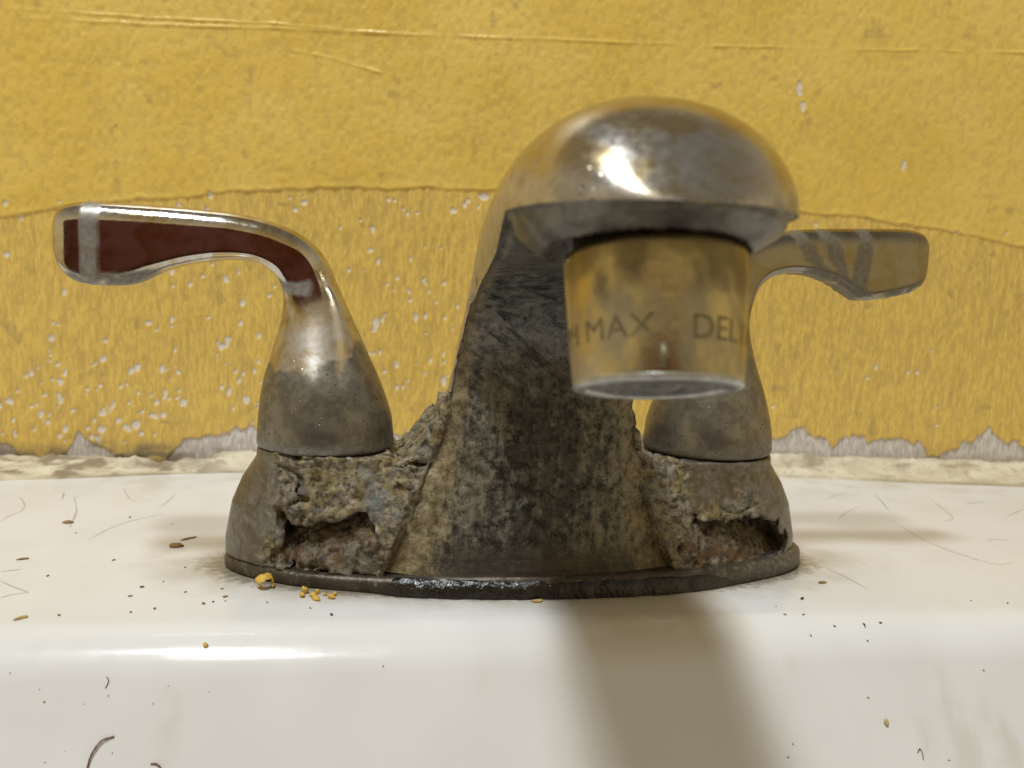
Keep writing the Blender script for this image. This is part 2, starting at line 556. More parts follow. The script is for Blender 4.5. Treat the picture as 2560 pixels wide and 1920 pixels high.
# ================================================================== wall
WY = 112.0
def build_wall():
    xs = np.concatenate([np.linspace(-900, -192, 60)[:-1], np.arange(-192, 242, .46), np.linspace(242, 950, 60)[1:]])
    zs = np.concatenate([np.linspace(-2, 4, 4)[:-1], np.arange(4, 206, .46), np.linspace(206, 420, 40)[1:]])
    X, Z = np.meshgrid(xs, zs, indexing='ij')
    # paint line with ragged edge
    pe = np.interp(X[:, 0], [-420, -177, -129, -74.6, 5, 124.6, 160, 228, 470], [80, 92.0, 100.8, 108.1, 111, 109.5, 107.5, 99.8, 70])
    xr = X[:, 0]
    z0 = np.zeros_like(xr)
    pe = pe + 1.3 * fbm3(xr, z0, z0, 14, 4, 3) + .9 * np.abs(fbm3(xr, z0, z0, 5, 4, 8))
    dz = Z - pe[:, None]
    up = sst(-.35, .35, dz)
    H = up * .34
    lip = np.exp(-((dz - .8) / 1.0) ** 2) * sst(-.4, .4, dz)
    H += .22 * lip * (0.5 + 0.5 * fbm2(X, Z, 9, 3, 5))
    # roller-textured paint
    f1 = fbm2(X, Z * .7, 1.7, 3, 11)
    f2 = fbm2(X, Z * .22, 1.5, 3, 21)
    H += up * f1 * .18 + (1 - up) * f2 * .30
    H += fbm2(X, Z, 40, 2, 31) * .8
    # ridges left by old wallpaper seams near the top
    for (pts, amp, wd) in [([(-420, 152), (-175, 162.5), (-80, 165.5), (5.6, 168.5), (100, 172), (220, 178.5), (470, 192)], .36, .55),
                           ([(-420, 156), (-175, 165.5), (-90, 167), (-30, 167.2)], .35, .45),
                           ([(-75, 158), (-60, 156.5), (-42, 152.5)], .34, .5)]:
        px, pz = zip(*pts)
        zz = np.interp(xr, px, pz) + .6 * fbm3(xr, z0, z0, 18, 3, 41)
        m = (xr > px[0]) & (xr < px[-1])
        brk = np.clip(.6 + .9 * fbm3(xr, z0, z0, 9, 3, 43), 0, 1) * m
        H += amp * np.exp(-((Z - zz[:, None]) / wd) ** 2) * brk[:, None]
    rec = sst(.10, -.5, np.where(up > .5, f1, f2))
    # flecks where the paint has come off
    rng = np.random.RandomState(4)
    chip = np.zeros_like(X)
    def stamp(cx, cz, rx, rz):
        i0, i1 = np.searchsorted(xs, [cx - rx * 2.2, cx + rx * 2.2])
        j0, j1 = np.searchsorted(zs, [cz - rz * 2.2, cz + rz * 2.2])
        if i1 <= i0 or j1 <= j0:
            return
        a, b = X[i0:i1, j0:j1], Z[i0:i1, j0:j1]
        d = np.sqrt(((a - cx) / rx) ** 2 + ((b - cz) / rz) ** 2) + .55 * fbm2(a, b, 1.3, 2, 51)
        chip[i0:i1, j0:j1] = np.maximum(chip[i0:i1, j0:j1], sst(1.15, .75, d))
    n = 0
    while n < 330:
        cx, cz = rng.uniform(-200, 10), rng.uniform(10, 106)
        if rng.rand() > .18 + .82 * sst(100, 25, cz) * sst(0, -60, cx) + .25 * sst(-60, 0, cx):
            continue
        if fbm3(np.array([cx]), np.array([cz]), np.array([0.]), 22, 2, 55)[0] < rng.uniform(-.45, .25):
            continue
        s = rng.choice([.45, .6, .75, .95, 1.25], p=[.34, .3, .2, .11, .05])
        stamp(cx, cz, s, s * rng.uniform(1.0, 2.1))
        n += 1
    for _ in range(26):
        stamp(rng.uniform(60, 260), rng.uniform(18, 106), rng.uniform(.4, .8), rng.uniform(.5, 1.2))
    for c in [(-2, 108.6, 2.2, 1.2), (124, 158, 1.2, 3.2), (126, 151, 1.0, 2.2), (172, 130, 1.0, 2.0), (-8, 107, 1.0, 1.0), (-70, 103, 1.3, 1.0)]:
        stamp(*c)
    keep = 1.0
    H -= chip * .35
    # bare plaster band along the bottom
    pt = np.interp(xr, [-420, -182, -176, -172, -158, -153, -149, -140, -124, -121, -112, -104, -96, -60, -20, 60, 126, 132, 140, 147, 151, 154, 160, 168, 178, 192, 196, 206, 214, 222, 232, 240, 470],
                       [9, 9, 8, 2, 3, 14, 10, 5, 3, 3, 13, 13, 16, 15, 14, 15, 15, 19, 17, 15, 10, 14, 17, 13, 14, 12, 7, 11, 15, 20, 15, 13, 12])
    pt = pt + 2.6 * fbm3(xr, z0, z0, 5, 4, 61) + 1.2 * np.abs(fbm3(xr, z0, z0, 2.2, 3, 63))
    pl = sst(.35, -.35, Z - pt[:, None] - 2.2 * fbm2(X, Z * .5, 2.5, 3, 67))
    H -= pl * .6
    dirt = sst(11, 5.5, Z + 3 * fbm2(X, Z, 12, 4, 71)) * np.clip(.35 + sst(.0, .5, fbm2(X, Z * 2, 10, 3, 77)), 0, 1)
    spot = sst(.50, .62, fbm2(X, Z, 6, 3, 81)) * .30
    gaps = sst(-100, -118, X) * sst(9.5, 5.0, Z + 2.5 * fbm2(X, Z, 8, 3, 85)) * sst(-.25, .15, fbm2(X, Z * 3, 9, 3, 87))
    dirt = np.maximum(np.maximum(dirt, spot), gaps)
    V = np.stack([X, WY - H, Z], -1).reshape(-1, 3)
    Q = grid_quads(len(xs), len(zs))
    me = np_mesh("wall", V, Q, True, dict(upper=up, chip=chip, plaster=pl, recess=rec, dirt=dirt))
    o = add("wall", me, M_WALL)
    tag(o, None, None, None, "structure")
    # unseen dark red panel added behind the camera for the left lever to mirror
    Vb = [(-1100, -1400, -700), (520, -1400, -700), (520, -1400, 520), (-1100, -1400, 520),
          (-1100, -1430, -700), (520, -1430, -700), (520, -1430, 520), (-1100, -1430, 520)]
    Qb = [(0, 1, 2, 3), (7, 6, 5, 4), (0, 4, 5, 1), (1, 5, 6, 2), (2, 6, 7, 3), (3, 7, 4, 0)]
    o = add("maroon_reflection_panel", np_mesh("maroon_reflection_panel", Vb, Qb, False), M_MAROON)
    tag(o, None, None, None, "structure")
build_wall()

# ================================================================== sink
SA = math.radians(62)
SR = 14.0
def sink_profile():
    P = [(125.0, -12), (125.0, 0)]
    P += [(y, 0.0) for y in np.linspace(118, -38, 60)]
    P += [(-38 - SR * math.sin(a), -SR + SR * math.cos(a)) for a in np.linspace(0, SA, 28)[1:]]
    y0, z0 = P[-1]
    P += [(y0 - l * math.cos(SA), z0 - l * math.sin(SA)) for l in np.linspace(0, 75, 30)[1:]]
    y1, z1 = P[-1]
    R2 = 40.0
    for a in np.linspace(SA, 0.08, 14)[1:]:
        P.append((y1 - R2 * (math.sin(SA) - math.sin(a)), z1 - R2 * (math.cos(a) - math.cos(SA))))
    P.append((P[-1][0] - 160, P[-1][1] - 6))
    return P
def sink_z(y):
    if y >= -38:
        return 0.0
    s = -(y + 38) / SR
    if s <= math.sin(SA):
        return -SR + SR * math.sqrt(1 - s * s)
    return -SR + SR * math.cos(SA) + (y + 38 + SR * math.sin(SA)) * math.tan(SA)
def build_sink():
    P = np.array(sink_profile())
    xs = np.linspace(-900, 950, 420)
    X = np.repeat(xs[:, None], len(P), 1)
    Y = np.repeat(P[None, :, 0], len(xs), 0)
    Z = np.repeat(P[None, :, 1], len(xs), 0)
    Z = Z + .10 * fbm2(X, Y, 60, 2, 91) * sst(-36, -44, Y)
    V = np.stack([X, Y, Z], -1).reshape(-1, 3)
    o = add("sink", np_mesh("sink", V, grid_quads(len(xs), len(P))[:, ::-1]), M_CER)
    tag(o, "white glazed ceramic sink deck with rounded front edge under the faucet", "sink")
    return o
SINK = build_sink()

def ribbon(name, pts, wid, mat, parent, lift=.05, taper=True):
    pts = np.array(pts, float)
    n = max(8, len(pts) * 6)
    C = catmull(pts, n) if len(pts) > 2 else np.linspace(pts[0], pts[1], n)
    T = np.gradient(C, axis=0)
    T /= np.linalg.norm(T, axis=1)[:, None] + 1e-9
    Nn = np.stack([-T[:, 1], T[:, 0]], 1)
    w = wid * (np.sin(np.linspace(0.12, math.pi - .12, n)) ** .6 if taper else np.ones(n)) / 2
    w = w * (1 + .5 * fbm3(C[:, 0], C[:, 1], 0 * C[:, 0], 2.5, 2, 5))
    V = []
    for s in (-1, 1):
        q = C + Nn * (w * s)[:, None]
        V.append(np.stack([q[:, 0], q[:, 1], [sink_z(v) + lift for v in q[:, 1]]], 1))
    V = np.stack(V, 1).reshape(-1, 3)
    return add(name, np_mesh(name, V, grid_quads(n, 2)), mat, parent)

SCR = [[[-147.5, 37.5], [-147.9, 43.7], [-146.8, 48.6], [-148.4, 55.5], [-153.1, 64.5], [-154.7, 65.4]], [[-125.9, 30.7], [-128.4, 40.6], [-131.8, 52.1], [-139.4, 70.4]], [[-116.9, 19.6], [-115.0, 30.0], [-111.6, 38.2], [-103.7, 47.2]], [[-128.0, -6.3], [-123.9, -4.4]], [[-125.1, -12.8], [-120.2, -16.9], [-115.6, -20.4]], [[-115.6, -20.4], [-118.6, -21.9], [-120.2, -23.7]], [[-107.5, 54.9], [-107.1, 63.2], [-107.3, 72.0]], [[-140.1, 62.8], [-143.8, 74.3]], [[-127.1, 80.8], [-120.9, 66.8], [-116.6, 60.2]],
       [[123.3, 65.9], [130.9, 72.5], [139.4, 78.3]], [[149.6, 77.3], [145.1, 64.1], [139.8, 50.9]], [[114.1, 38.9], [118.2, 44.3], [125.6, 51.8], [134.0, 57.8]], [[169.2, 73.2], [163.3, 56.0], [158.3, 42.5], [151.3, 37.1]], [[175.0, 60.2], [188.4, 65.6]], [[132.9, 38.9], [130.8, 19.0], [131.5, 6.0], [136.5, -6.1], [143.8, -4.9]], [[84.6, -8.5], [86.2, -15.6], [87.0, -24.7]], [[180.8, 44.4], [195.0, 54.2]], [[150.1, 14.3], [154.4, 17.3], [159.3, 16.4]]]
for i, s in enumerate(SCR):
    ribbon("scratch", s, [.35, .5, .3][i % 3], M_SCRATCH, SINK)

# ================================================================== caulk bead
def build_caulk():
    xs = np.concatenate([np.linspace(-900, -190, 60)[:-1], np.arange(-190, 240, .8), np.linspace(240, 950, 60)])
    yf = np.interp(xs, [-420, -170, -127, -99, 0, 132, 182, 223, 470], [70, 89, 98, 104, 106, 103, 94, 89, 60])
    zt = np.interp(xs, [-420, -150, -110, -100, 60, 130, 200, 470], [4.5, 4.5, 4.2, 7, 8, 8.5, 6.5, 5])
    z0 = np.zeros_like(xs)
    yf = yf + .9 * fbm3(xs, z0, z0, 9, 4, 101) + 1.5 * fbm3(xs, z0, z0, 40, 2, 103)
    zt = zt + 1.3 * fbm3(xs, z0, z0, 7, 4, 105)
    t = np.linspace(0, 1, 16)[None, :]
    Y = (WY + .8) + (yf[:, None] - WY - .8) * t
    Z = zt[:, None] * (1 - t) * (0.75 + .25 * np.cos(t * 3)) + 1.6 * np.sqrt(np.clip(1 - t, 0, 1)) * sst(0, .3, t)
    X = np.repeat(xs[:, None], 16, 1)
    gap = sst(-.05, .3, fbm2(X, Y * 2, 11, 3, 107)) * sst(-92, -112, X) * sst(.75, .2, np.repeat(t, len(xs), 0))
    Z = Z - gap * 2.6 + .35 * fbm2(X, Y, 3, 3, 109) * (1 - t)
    Z = np.maximum(Z, -.3)
    Z += (sst(.25, .5, fbm2(X, Y * 3, 6, 3, 115)) * 1.6 - .6 * sst(.1, .4, fbm2(X, Y * 2, 4, 3, 117))) * (1 - t) * sst(.02, .2, t)
    Z[:, -1] = -.4
    dirt = np.maximum(gap, .9 * sst(.82, .98, np.repeat(t, len(xs), 0)) * np.clip(.45 + .9 * fbm2(X, Y, 16, 3, 111), 0, 1))
    dirt = np.maximum(dirt, .85 * sst(-.02, .30, fbm2(X, Y * 2.5, 8, 4, 119)) * sst(-88, -112, X) * sst(.02, .10, np.repeat(t, len(xs), 0)))
    dirt = np.maximum(dirt, .55 * sst(.12, .45, fbm2(X * .6, Y * 2, 6, 4, 120)))
    dirt = np.maximum(dirt, .7 * sst(.16, .0, np.repeat(t, len(xs), 0)))
    V = np.stack([X, Y, Z], -1).reshape(-1, 3)
    o = add("caulk_bead", np_mesh("caulk_bead", V, grid_quads(len(xs), 16)[:, ::-1], True, dict(dirt=dirt)), M_CAULK)
    tag(o, "cracked cream caulk bead where the sink meets the yellow wall", "caulk")
build_caulk()

# ================================================================== faucet
FAUCET = bpy.data.objects.new("faucet", None)
COL.objects.link(FAUCET)
FAUCET.empty_display_size = .02
tag(FAUCET, "corroded two-handle chrome bathroom faucet standing on the white sink", "faucet")

def ell(x, y, a, b):
    k = np.sqrt((x / a) ** 2 + (y / b) ** 2) + 1e-6
    g = np.sqrt((x / a ** 2) ** 2 + (y / b ** 2) ** 2) + 1e-6
    return k * (k - 1) / g

# ---- flange under the plate
def build_flange():
    n = 260
    th = np.linspace(0, 2 * math.pi, n, endpoint=False)
    prof = [(-3.0, 0.0), (-.6, 0.0), (-.1, .7), (0, 1.8), (0, 3.2), (-.35, 4.3), (-1.2, 5.0), (-2.4, 5.2), (-6, 5.2)]
    V = []
    for d, z in prof:
        a, b = 78.4 + d, 27.8 + d
        x, y = 1.3 + a * np.cos(th), b * np.sin(th)
        k = 0.10 * fbm3(x, y, np.full_like(x, z), 5, 3, 121)
        left = sst(0, -50, x)
        k = k + .35 * fbm3(x, y, np.full_like(x, z), 9, 4, 125) * (z > .3)
        V.append(np.stack([x * (1 + k / 80) + left * .6, y * (1 + k / 30), z * (1 - .30 * left) + 0 * x], 1))
    V = np.vstack(V)
    me = np_mesh("base_flange", V, grid_quads(len(prof), n, True))
    return add("base_flange", me, M_FLANGE, FAUCET)
build_flange()

SK = [  # yU, zU, yO, zO, w, x offset
    (-20.6, 4.4, 22, 6, 36.4, .0),
    (-19.2, 13, 21, 18, 32.6, .3),
    (-18.2, 23, 20, 33, 29.0, .9),
    (-17.8, 33, 18, 48, 25.8, 1.4),
    (-18.4, 45, 14, 61, 23.0, 1.9),
    (-20.4, 57, 9, 73, 20.8, 1.8),
    (-25.5, 65.5, 1, 84, 18.9, 1.3),
    (-35, 71.6, -13, 92.6, 17.8, .9),
    (-51, 75.4, -34, 97.2, 17.7, .5),
    (-71, 77.8, -60, 98.8, 18.0, 0),
    (-89, 80.6, -83, 99.2, 18.6, 0),
    (-104, 82.4, -103, 98.4, 19.2, 0)]
# ---- corroded base plate
RP_Z = [0, 8, 17, 23, 26, 28.6, 31, 60]
RP_W = [0, .02, .22, .54, .78, 1.0, 1.03, 1.03]
CAVS = [(-61.5, -35.0, 4.2, 17.6), (37.5, 68.0, 4.4, 17.4)]
def cav_field(X, Z, bb, x0, x1, z0, z1, wob):
    inner = (X - x0) / (x1 - x0) if x0 > 0 else (x1 - X) / (x1 - x0)
    dep = 1.0 + 9.5 * sst(.35, 1.05, .62 * inner + .62 * (Z - 5) / 12.5)
    c = cavbox(X + wob[0], Z + wob[1], bb, x0, x1, z0 - 2, z1, dep)
    return np.maximum(c, z0 - Z), dep
def cavbox(x, z, body, x0, x1, z0, z1, dep):
    cx, cz, hx, hz = (x0 + x1) / 2, (z0 + z1) / 2, (x1 - x0) / 2, (z1 - z0) / 2
    qx, qz = np.abs(x - cx) - hx + 2.5, np.abs(z - cz) - hz + 2.5
    d = np.sqrt(np.maximum(qx, 0) ** 2 + np.maximum(qz, 0) ** 2) + np.minimum(np.maximum(qx, qz), 0) - 2.5
    return np.maximum(d, -(body + dep))
def build_base():
    h = .5
    org = (-82, -31, 2.6)
    nx, ny, nz = 330, 112, 92
    x = (org[0] + h * np.arange(nx))[:, None, None].astype(np.float32)
    y = (org[1] + h * np.arange(ny))[None, :, None].astype(np.float32)
    z = (org[2] + h * np.arange(nz))[None, None, :].astype(np.float32)
    dE = ell(x - .6, y, 76.8, 26.4)
    qx = np.maximum(np.abs(x) - 51, 0)
    dC = np.sqrt(qx ** 2 + y ** 2) - 17.5
    w = np.interp(z, RP_Z, RP_W).astype(np.float32)
    body = dE * (1 - w) + dC * w
    ax = np.abs(x)
    top = 31.0 - 3.0 * sst(36, 31, ax)
    ew = np.interp(z, [k_[1] for k_ in SK[:6]], [k_[4] for k_ in SK[:6]]).astype(np.float32)
    d = np.maximum(body, z - top)
    d = d + 7.0 * sst(ew + .5, ew - 3.0, ax) * sst(0, -6, y)
    # scale heaped between pedestal and spout
    side = np.where(x < 0, 1.0, 0.65)
    hz = 29 + 15 * side * np.clip((35 - ax) / 13, 0, 1) ** 1.6
    hd = np.maximum(np.maximum(z - hz, np.abs(y + 1) - 17 + .10 * (z - 28)), ax - 37) * .8
    d = np.minimum(d, hd)
    d = np.maximum(d, 3.4 - z)
    band = (np.abs(d) < 4.5) | ((d < 0) & (d > -13) & (y < -2) & (z < 22) & (np.abs(x) < 75))
    I = np.argwhere(band)
    X = org[0] + h * I[:, 0].astype(np.float64)
    Y = org[1] + h * I[:, 1].astype(np.float64)
    Z = org[2] + h * I[:, 2].astype(np.float64)
    dd = d[band].astype(np.float64)
    bb = np.broadcast_to(body, d.shape)[band].astype(np.float64)
    crust = crust_mask(X, Y, Z)
    f = fbm3(X, Y, Z, 7, 5, 131)
    g = fbm3(X, Y, Z * 1.6, 3.2, 4, 141)
    plate = np.floor((f * .5 + .5) * 6 + .6 * g) / 6 - .5
    crk = sst(.10, .0, np.abs(fbm3(X, Y, Z * 1.3, 9, 3, 145))) * sst(-.1, .25, fbm3(X, Y, Z, 14, 2, 147))
    dd = dd - crust * (2.6 * plate + .9 * g - 1.6 * crk + .3) - (1 - crust) * .12 * f
    # hollows broken out of the front, on either side of the spout
    # crust bead grown along the corners of the spout
    for sgn, amt in ((-1, 1.0), (1, .7)):
        px = [k_[5] + sgn * k_[4] for k_ in SK[:6]]
        py = [k_[0] for k_ in SK[:6]]
        pz = [k_[1] for k_ in SK[:6]]
        ex, ey = np.interp(Z, pz, px), np.interp(Z, pz, py)
        rad = (1.1 + 1.5 * fbm3(X, Y, Z, 6, 4, 155) + .8 * g) * amt * sst(56, 40, Z)
        tube = np.sqrt((X - ex) ** 2 + (Y - ey) ** 2) * .9 - np.maximum(rad, -.5)
        dd = np.where(np.abs(dd) < 4.4, np.minimum(dd, tube), dd)
    wob = (8.0 * fbm3(X, Y, Z, 9, 4, 157), 6.0 * fbm3(X, Y, Z, 8, 4, 151))
    for (x0, x1, z0, z1) in CAVS:
        c, dep = cav_field(X, Z, bb, x0, x1, z0, z1, wob)
        rub = 4.2 * fbm3(X, Y, Z, 5.0, 5, 161, .62) + 1.4 * np.abs(fbm3(X, Y, Z, 2.0, 3, 163))
        c = np.where(Y < 0, np.maximum(c, -(bb + dep) + rub), 9)
        dd = np.maximum(dd, -c)
    D = d.copy()
    D[band] = dd
    D[:, :, 0] = np.maximum(D[:, :, 0], .3)
    V, Q = surface_nets(D, org, h)
    Xv, Yv, Zv = V.T
    cr = crust_mask(Xv, Yv, Zv)
    w = np.interp(Zv, RP_Z, RP_W)
    bv = ell(Xv - .6, Yv, 76.8, 26.4) * (1 - w) + (np.sqrt(np.maximum(np.abs(Xv) - 51, 0) ** 2 + Yv ** 2) - 17.5) * w
    cv = np.zeros_like(Xv)
    wv = (8.0 * fbm3(Xv, Yv, Zv, 9, 4, 157), 6.0 * fbm3(Xv, Yv, Zv, 8, 4, 151))
    for (x0, x1, z0, z1) in CAVS:
        c, dep = cav_field(Xv, Zv, bv, x0, x1, z0, z1, wv)
        m = sst(.9, -.6, cavbox(Xv + wv[0], Zv + wv[1], bv, x0, x1, z0 - 2, z1, 30)) * (Yv < 0)
        cv = np.maximum(cv, m)
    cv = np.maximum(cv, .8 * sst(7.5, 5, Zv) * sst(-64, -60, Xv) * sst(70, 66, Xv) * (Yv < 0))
    me = np_mesh("base_plate", V, Q, True, dict(crust=cr, cav=cv, clean=(1 - cr) * (1 - cv)))
    o = add("base_plate", me, M_CRUST, FAUCET)
    o["label"] = "base plate crusted with scale, hollows broken out at the front"
    return o
def crust_mask(X, Y, Z):
    nn = fbm3(X, Y, Z, 8, 4, 171)
    l = sst(-67, -61, X + 5 * nn)
    r = sst(66, 58, X + 9 * nn)
    c = np.minimum(l, r)
    # tongue of bare metal on the right pedestal below the bonnet
    bare = sst(47, 52, X + 5 * nn) * sst(21, 25, Z + 3 * nn)
    bare = np.maximum(bare, sst(38, 41, X) * sst(54, 50, X + 3 * nn) * sst(18, 22, Z + 2 * nn))
    return np.clip(np.maximum(c * (1 - .85 * bare), .04), 0, 1)
BASE = build_base()

# ---- spout
HOLE_C = np.array([-.8, -108.8, 77.5])
TILT = math.radians(14)
def build_spout():
    K = catmull(SK, 170)
    ns = 34
    y0, L = -104.0, 23.0
    tip = []
    for a in np.linspace(0, 1, ns)[1:]:
        ang = a * math.pi / 2 * .985
        f = math.cos(ang)
        yy = y0 - L * math.sin(ang)
        tip.append((yy, 82.8, yy - .0 + (1.0) * (1 - a), 82.8 + 15.6 * max(1 - math.sin(ang) ** 2.5, .012), 19.2 * max(f, .02) ** .9, 0))
    K = np.vstack([K, np.array(tip)])
    n = len(K)
    mo, mu = 72, 60
    th = np.linspace(0, math.pi, mo)
    V = np.zeros((n, mo + mu, 3))
    face = np.zeros((n, mo + mu))
    edge = np.zeros((n, mo + mu))
    hood = np.zeros((n, mo + mu))
    acr = np.zeros((n, mo + mu))
    xn = np.zeros((n, mo + mu))
    for i, (yu, zu, yo, zo, w, xo) in enumerate(K):
        tipk = float(sst(-40, -85, np.array(yu)))
        e = .92
        dl = math.radians(36) * float(np.interp(-yu + (zu - 45) * .5, [30, 40, 52, 70, 95, 112, 130, 146], [0, 5, 13, 20, 20, 13, 0, 0]))  / 36 if zu > 45 else 0.0
        if dl > .01:
            tt = np.linspace(-dl, math.pi + dl, mo)
            cx = -np.cos(tt) * w
            sy = (np.sin(tt) + math.sin(dl)) / (1 + math.sin(dl))
        else:
            cx = -np.sign(np.cos(th)) * np.abs(np.cos(th)) ** e * w
            sy = np.abs(np.sin(th))
        wc = w * math.cos(dl)
        V[i, :mo, 0] = cx + xo
        V[i, :mo, 1] = yu + (yo - yu) * sy
        V[i, :mo, 2] = zu + (zo - zu) * sy
        u = np.linspace(1, -1, mu + 2)[1:-1]
        # underside: set back behind a thin lip
        dirv = np.array([yo - yu, zo - zu])
        dirv = dirv / (np.linalg.norm(dirv) + 1e-6)
        lip = sst(1.0, .90, np.abs(u))
        rec = lip * (1.2 * (1 - tipk) * sst(40, 60, np.array(zu)) + .3 * sst(40, 60, np.array(zu))) + tipk * .9 * np.exp(-((np.abs(u) - .93) / .035) ** 2)
        bulge = -(1 - np.abs(u) ** 2.2) * 6.4 * float(sst(66, 30, np.array(zu))) * (1 - tipk)
        V[i, mo:, 0] = u * wc + xo
        V[i, mo:, 1] = yu + dirv[0] * (rec + bulge)
        V[i, mo:, 2] = zu + dirv[1] * (rec + bulge)
        face[i, mo:] = 1
        lowk = float(sst(42, 14, np.array(zu)))
        edge[i, mo:] = sst(.62 - .25 * lowk, 1.0 - .06 * lowk, np.abs(u)) * (1 - tipk) * (.72 + .28 * (u < 0))
        hood[i, mo:] = tipk
        acr[i, mo:] = np.abs(u - .06)
    # boss around the outlet: underside dips to the hole
    U = V[:, mo:, :]
    r = np.sqrt((U[..., 0] - HOLE_C[0]) ** 2 + ((U[..., 1] - HOLE_C[1]) / 1.0) ** 2)
    target = HOLE_C[2] - (U[..., 1] - HOLE_C[1]) * math.tan(TILT) * .75
    k = np.clip((21.5 - r) / 8.0, 0, 1) * sst(-84, -104, U[..., 1])
    lipk = 1 - sst(.93, 1.0, np.abs((U[..., 0]) / np.maximum(np.abs(U[..., 0]).max(1)[:, None] + .01, 1e-3))) * .9
    k = k * lipk
    hole = sst(13.2, 12.7, r) * (U[..., 1] < -80)
    U[..., 2] = U[..., 2] * (1 - k) + target * k + hole * 3.6
    # corrosion relief on the inner face
    P = U.reshape(-1, 3)
    fr = (fbm3(P[:, 0], P[:, 1], P[:, 2], 5, 5, 181) * .32 + fbm3(P[:, 0], P[:, 1], P[:, 2], 1.6, 3, 183) * .10).reshape(U.shape[:2])
    amp = sst(.0, .25, 1 - np.abs(np.linspace(1, -1, mu)))[None, :] * (1 - .8 * hood[:, mo:])
    U[..., 1] -= fr * amp
    V[-1] = V[-1].mean(0)
    # ragged crusted corner where skin and face meet
    jag = fbm3(V[:, :, 0] * .2, V[:, :, 1], V[:, :, 2], 3.0, 4, 187)
    near = np.zeros((n, mo + mu))
    near[:, mo:] = sst(.86, 1.0, np.abs(np.linspace(1, -1, mu)))[None, :]
    near[:, :mo] = sst(.35, 0, np.minimum(th, math.pi - th))[None, :]
    near *= sst(84, 70, V[:, :, 2]) * sst(-60, -40, V[:, :, 1])
    V[:, :, 1] -= near * (jag * 1.1)
    V[:, :, 0] += near * np.sign(V[:, :, 0]) * jag * .8
    Vf = V.reshape(-1, 3)
    Q = grid_quads(n, mo + mu, True)
    dull = np.zeros((n, mo + mu))
    dull[:, :mo] = (.18 + .75 * sst(60, 25, V[:, :mo, 2]) + .5 * sst(12, 2, th * 20)[None, :] * 1 + .5 * sst(12, 2, (math.pi - th) * 20)[None, :]).clip(0, 1)
    me = np_mesh("spout", Vf, Q, True, dict(edge=edge, hood=hood, across=acr, dull=dull, deposit=np.zeros(n * (mo + mu))))
    me.materials.append(M_CHROME)
    me.materials.append(M_FACE)
    me.materials.append(M_BLACK)
    j = np.tile(np.arange(mo + mu), n - 1)
    ii = np.repeat(np.arange(n - 1), mo + mu)
    mi = np.where((j >= mo - 1), 1, 0)
    hv = np.zeros((n, mo + mu))
    hv[:, mo:] = hole
    hq = (hv.ravel()[Q] > .6).all(1)
    mi[hq] = 2
    me.polygons.foreach_set("material_index", mi.astype(np.int32))
    # crease between skin and inner face
    ev = np.zeros(len(me.edges) * 2, np.int32)
    me.edges.foreach_get("vertices", ev)
    ev = ev.reshape(-1, 2)
    jj = ev % (mo + mu)
    zv = Vf[ev[:, 0], 2]
    sharp = ((zv > 52) & (jj[:, 0] == jj[:, 1]) & ((jj[:, 0] == mo - 1) | (jj[:, 0] == 0)))
    at = me.attributes.new("sharp_edge", 'BOOLEAN', 'EDGE')
    at.data.foreach_set("value", sharp)
    o = add("spout", me, None, FAUCET)
    o["label"] = "arched spout, polished hood above a corroded inner face"
    return o
SPOUT = build_spout()

# ---- aerator (axis tilted forward)
def lathe(prof, n=96):
    th = np.linspace(0, 2 * math.pi, n, endpoint=False)
    V = np.vstack([np.stack([r * np.cos(th), r * np.sin(th), np.full(n, z)], 1) for r, z in prof])
    return V, grid_quads(len(prof), n, True)
AB = Vector((0, -114.6, 60.4))
def aer(name, prof, mat, parent=SPOUT):
    V, Q = lathe(prof)
    return add(name, np_mesh(name, V, Q), mat, parent, AB, (-TILT, 0, 0))
A_R0, A_R1, A_H = 10.75, 11.95, 17.6
def arad(z):
    return A_R0 + (A_R1 - A_R0) * z / A_H
AER = aer("aerator", [(A_R0 - .5, .7), (A_R0 - .05, .8), (A_R0, .95), (arad(1.3), 1.3), (arad(6), 6), (arad(12), 12), (arad(15.8), 15.8), (arad(16.4), 16.4), (arad(17.2) - .25, 17.2), (A_R1 - 1.0, 17.6), (10.6, 17.7), (10.6, 23)], M_AER)
aer("aerator_rim", [(9.1, .8), (9.1, .25), (9.5, 0), (10.2, 0), (10.7, .2), (10.82, .5), (10.7, .85)], M_STEEL)
aer("flow_disc", [(9.2, .55), (7.5, .45), (7.2, .1), (5.5, .1), (5.2, .6), (3.0, .6), (2.7, .2), (.01, .2)], M_SCREEN)

def cyl_text(txt, a0, a1, z0, cap):
    """lettering wrapped on the aerator from angle a0 to a1, cap height in mm"""
    cu = bpy.data.curves.new("lettering", 'FONT')
    cu.body = txt
    cu.size = cap / .7
    cu.resolution_u = 3
    cu.offset = 0.0
    tmp = bpy.data.objects.new("tmp_lettering", cu)
    COL.objects.link(tmp)
    dg = bpy.context.evaluated_depsgraph_get()
    me = bpy.data.meshes.new_from_object(tmp.evaluated_get(dg))
    bpy.data.objects.remove(tmp)
    bpy.data.curves.remove(cu)
    x0 = min(v.co.x for v in me.vertices)
    x1 = max(v.co.x for v in me.vertices)
    for v in me.vertices:
        ph = math.radians(a0 + (a1 - a0) * (v.co.x - x0) / (x1 - x0))
        z = v.co.y + z0
        R = arad(z) + .035
        v.co = Vector((R * math.sin(ph), -R * math.cos(ph), z)) * MM
    me.materials.append(M_INK)
    return add("lettering", me, M_INK, AER)
cyl_text("PM MAX.", -102, -14, 5.0, 2.8)
cyl_text("DELTA", 5, 70, 4.8, 2.9)
